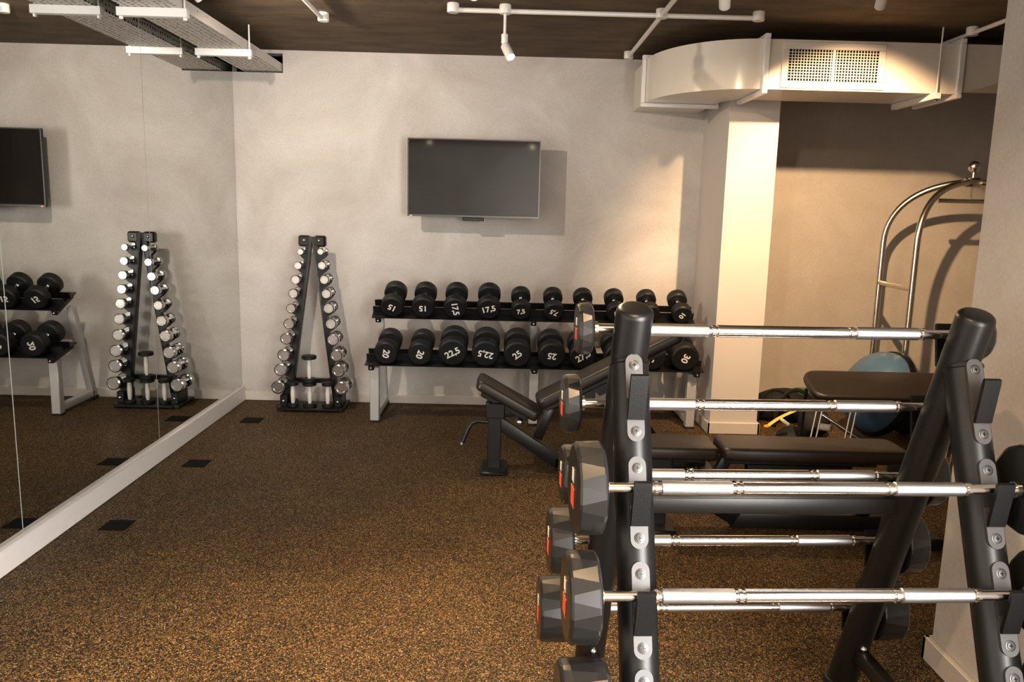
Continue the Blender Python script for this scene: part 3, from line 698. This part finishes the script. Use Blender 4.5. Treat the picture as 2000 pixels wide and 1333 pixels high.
bnd = thing('resistance_band', 'yellow resistance band with orange tip hanging beside the column', 'resistance band', (1.95, 5.30, 0))
pa, pb, pc = PY(1543, 806, 5.32), PY(1520, 815, 5.30), PY(1500, 832, 5.28)
bm = B(); tube(bm, bez(pa+Vector((.1, .05, .02)), pa, pb, pc, 10), .018, 8, True, .2); obj('band', bm, M_yel, bnd)
bm = B(); ball(bm, pc+Vector((-.008, 0, -.006)), .018, 10, 6, (1.3, .8, .8)); obj('band_tip', bm, M_orange, bnd)
bm = B(); p = PY(1533, 825, 5.25); M = Matrix.Translation(p) @ Matrix.Rotation(deg(35), 4, 'Y'); box(bm, -.035, .035, -.012, .012, -.012, .012, .008, 2, M); tag(obj('band_clip', bm, M_pale), 'pale plastic clip lying on the black straps', 'clip')
bm = B(); p = PY(1567, 777, 5.95); M = Matrix.Translation(p+Vector((0, 0, .045))); box(bm, -.05, .06, -.04, .04, -.03, .028, .01, 2, M); tag(obj('foam_block', bm, M_green), 'green foam block on the black bag behind the padded bench', 'foam block')
bm = B(); a_, b_ = PY(1603, 808, 5.35), PY(1630, 826, 5.30); b_ = a_+(b_-a_)*((a_.z-.013)/(a_.z-b_.z)); cyl(bm, a_, b_, .012, 12, .002); tag(obj('short_bar', bm, M_satin), 'short steel bar leaning among bags under the padded bench', 'bar')
bm = B(); p = PY(1612, 836, 5.22); cyl(bm, p+Vector((-.035, .03, 0)), p+Vector((.03, -.03, .005)), .024, 14, .005); tag(obj('hand_grip', bm, M_pale), 'small tan cylindrical hand grip on the floor among the bags', 'hand grip')
# ------------------------------------------------------------------ barbell rack
RX, RY, RA = .757, 1.95, deg(2.5)
HXL = .4325; LR = .0465
bk_y = lambda z: .368*(1.30-z)
FY, FS = .022, .404
fr_y = lambda z: FY-FS*(1.17-z)
br = thing('barbell_rack', 'black steel A frame barbell rack in front of the benches', 'barbell rack', (RX, RY, 0), RA)
MR = MW[br.name]
def rp(name, bm, mat, par=None, **k):
    bm.transform(MR); return obj(name, bm, mat, par or br, **k)
legs = {}
for sx in (-1, 1):
    x = sx*HXL
    a = Vector((x, bk_y(0), .0)); b = Vector((x, bk_y(1.325), 1.325)); L = (b-a).length
    bm = B(); lathe(bm, a, b-a, [(.012, LR), (L-.016, LR), (L-.008, LR-.002), (L-.002, LR-.008), (L, LR-.016)], 32); legs[(sx, 1)] = rp('back_leg', bm, M_black)
    a2 = Vector((x, fr_y(0), 0)); b2 = Vector((x, fr_y(1.185), 1.185)); L2 = (b2-a2).length
    bm = B(); lathe(bm, a2, b2-a2, [(.012, LR), (L2, LR)], 32); legs[(sx, -1)] = rp('front_leg', bm, M_black)
    d2 = (b2-a2).normalized()
    bm = B(); lathe(bm, b2-d2*.012, d2, [(0, LR+.0005), (.003, LR+.003), (.009, LR+.003), (.013, LR-.004)], 32); rp('weld_bead', bm, M_blacks)
    for yy in (bk_y(0), fr_y(0)):
        bm = B(); cyl(bm, (x, yy, 0), (x, yy, .03), LR+.008, 20, .005); rp('rubber_foot', bm, M_rub)
    bm = B(); beam(bm, (x, fr_y(.17)+.03, .17), (x, bk_y(.17)-.03, .17), .04, .045, .004); rp('side_brace', bm, M_black)
    bm = B(); ball(bm, (x, bk_y(.20)-.05, .20), .011, 10, 6); rp('bolt', bm, M_chrome)
bm = B(); beam(bm, (-HXL, bk_y(.742), .742), (HXL, bk_y(.742), .742), .045, .046, .004); rp('cross_tube', bm, M_black)
# bar positions from the picture rows, on the planes in front of and behind the legs
OFFN = .0725
def bar_pos(px, py, side):
    d = ray(px, py)
    if side > 0:
        off = OFFN*math.sqrt(1+.368**2); t = (RY+.368*1.30+off-.368*CH)/(d.y+.368*d.z)
    else:
        off = OFFN*math.sqrt(1+FS**2); t = (RY+FY-FS*1.17-off+FS*CH)/(d.y-FS*d.z)
    p = Vector((0, 0, CH))+d*t
    return p.y-RY, p.z      # local depth and height at the rack axis
back_rows = [bar_pos(1540, 649, 1), bar_pos(1500, 792, 1), bar_pos(1490, 929, 1), bar_pos(1480, 1057, 1), bar_pos(1470, 1188, 1)]
front_rows = [bar_pos(1600, 752, -1), bar_pos(1597, 955, -1), bar_pos(1590, 1164, -1), bar_pos(1590, 1378, -1)]
print('rows', back_rows, front_rows)
def bracket(sx, side, yb, zb):
    x = sx*HXL
    dn = Vector((0, .368, -1)).normalized() if side > 0 else Vector((0, -FS, -1)).normalized()   # down the leg
    nn = Vector((0, 1, .368)).normalized() if side > 0 else Vector((0, -1, FS)).normalized()     # outward
    xx = dn.cross(nn); O = Vector((x, yb, zb))-nn*(OFFN)
    M = Matrix(((xx.x, nn.x, dn.x, O.x), (xx.y, nn.y, dn.y, O.y), (xx.z, nn.z, dn.z, O.z), (0, 0, 0, 1)))  # local x, n, u
    leg = legs[(sx, side)]; w = .021
    def tabpoly(u0, u1, top):
        pts = []
        c = u0+w if top else u1-w
        for k in range(11):
            a = PI*k/10; pts.append((w*math.cos(a), c-w*math.sin(a) if top else c+w*math.sin(a)))
        pts += [(-w, u1), (w, u1)] if top else [(-w, u0), (w, u0)]
        return pts
    bm = B(); prism(bm, tabpoly(-.075, .055, True), (LR-.003, LR+.0035), M); prism(bm, tabpoly(.0555, .140, False), (LR-.003, LR+.0035), M); h = rp('bracket', bm, M_tab)
    bm = B()
    prof = [(LR+.004, .088), (LR+.004, .080), (LR+.056, -.008), (LR+.062, -.014), (LR+.068, -.008), (LR+.062, .004), (LR+.011, .088)]
    prism(bm, [(p[0], p[1]) for p in prof], (-w, w), M @ Matrix(((0, 1, 0, 0), (1, 0, 0, 0), (0, 0, 1, 0), (0, 0, 0, 1)))); rp('hook', bm, M_hook, h)
    for u in (-.047, .115):
        bm = B(); lathe(bm, (0, LR+.0036, u), (0, 1, 0), [(0, .0125), (.0012, .0125), (.0016, .011)], 18); bm.transform(M); sc = rp('screw_seat', bm, M_screw, h)
        bm = B(); lathe(bm, (0, LR+.0053, u), (0, 1, 0), [(0, .009), (.0015, .009), (.0022, .0075)], 16)
        bm.transform(M); rp('screw', bm, M_tab, h)
        bm = B(); box(bm, -.005, .005, LR+.0076, LR+.0082, u-.0012, u+.0012); box(bm, -.0012, .0012, LR+.0076, LR+.0082, u-.005, u+.005); bm.transform(M); rp('screw_cross', bm, M_blacks, h)
for sx in (-1, 1):
    for y, z in back_rows: bracket(sx, 1, y, z)
    for y, z in front_rows: bracket(sx, -1, y, z)
# ------------------------------------------------------------------ barbells
def barbell(label, y, z, r, w, half=.492, roll=0, dx=0):
    loc = MR @ Vector((dx, y, z))
    t = thing('fixed_barbell', label, 'barbell', loc, RA, 'barbells on the A frame rack')
    M0 = MW[t.name]
    def pt(name, bm, mat, par=None, **k):
        bm.transform(M0); return obj(name, bm, mat, par or t, **k)
    rb, rg = .0125, .0160
    bm = B()
    lathe(bm, (-half, 0, 0), (1, 0, 0), [(0, rb), (2*half, rb)], 20)
    lathe(bm, (-.172, 0, 0), (1, 0, 0), [(0, rg), (.344, rg)], 20)
    for s in (-1, 1):
        for a in (.184, .378): lathe(bm, (s*a-.004, 0, 0), (1, 0, 0), [(0, rg), (.008, rg)], 20)
        lathe(bm, (s*(half-.008)-.006, 0, 0), (1, 0, 0), [(0, .02), (.012, .02)], 20)
    pt('bar', bm, M_chrome)
    for s in (-1, 1):
        x0, x1 = sorted((s*.196, s*.366))
        bm = B(); lathe(bm, (x0, 0, 0), (1, 0, 0), [(0, rg-.001), (.002, rg+.0008), (x1-x0-.002, rg+.0008), (x1-x0, rg-.001)], 24); pt('knurled_grip', bm, M_knurl)
        # head: facetted drum, alternating wide and narrow facets that swap between its two rims
        bm = B(); N = 12; rings = []
        def ring(xp, rr, dl):
            vs = []
            for k in range(N):
                for q in (-1, 1):
                    a = roll+2*PI*(k+.25*q*(1+dl))/N
                    vs.append(bm.verts.new((s*xp, rr*math.cos(a), rr*math.sin(a))))
            return vs
        def circ(xp, rr): return [bm.verts.new((s*xp, rr*math.cos(roll+2*PI*(k-.25 if 0 else k/2-.25)/N), rr*math.sin(roll+2*PI*(k/2-.25)/N))) for k in range(2*N)]
        rings = [circ(half, r*.60), ring(half+.001, r-.010, .45), ring(half+.006, r-.002, .45), ring(half+.010, r, .45), ring(half+w-.008, r*.985, -.45), ring(half+w-.003, r*.985-.004, -.45), ring(half+w, r*.9, -.3), circ(half+w, r*.72)]
        for A_, B_ in zip(rings[:-1], rings[1:]):
            for k in range(2*N): bm.faces.new((A_[k], A_[(k+1) % (2*N)], B_[(k+1) % (2*N)], B_[k]))
        bm.faces.new(rings[0]); bm.faces.new(rings[-1])
        hd = pt('head', bm, M_rubp, ang=.12)
        xo = half+w+.0006
        for mat, nmx, z0_, z1_, hwid, nl in ((M_red, 'red_lettering', -.40, .02, .24, 3), (M_print, 'white_lettering', .14, .42, .14, 2)):
            bm = B(); st_ = 2*hwid/nl
            for li in range(nl):
                yc = -hwid+(li+.5)*st_
                box(bm, *sorted((s*xo, s*(xo+.001))), (yc-st_*.38)*r, (yc+st_*.38)*r, z0_*r, z1_*r)
            pt(nmx, bm, mat, hd)
    return t
bl = [('topmost barbell on the television side of the rack, smallest heads', .068, .040, .50, -.0205), ('second barbell from the top on the television side of the rack', .080, .046, .515, -.02), ('third barbell from the top on the television side of the rack', .086, .055, .50, -.012),
      ('fourth barbell from the top on the television side of the rack', .099, .070, .501, -.016), ('lowest barbell on the television side of the rack', .104, .090, .498, -.013)]
for (y, z), (l, r, w, hf, dx) in zip(back_rows, bl): barbell('chrome and black '+l, y, z, r, w, hf, .2, dx)
fl_ = [('chrome and black barbell with large heads below the empty hooks of the rack', .109, .068, .505, -.017), ('chrome and black barbell under the large headed one on the rack', .104, .073, .513, -.026), ('lowest barbell below the other two on the open side of the rack', .106, .110, .505, -.017)]
for (y, z), (l, r, w, hf, dx) in zip(front_rows[1:], fl_): barbell(l, y, z, r, w, hf, .1, dx)
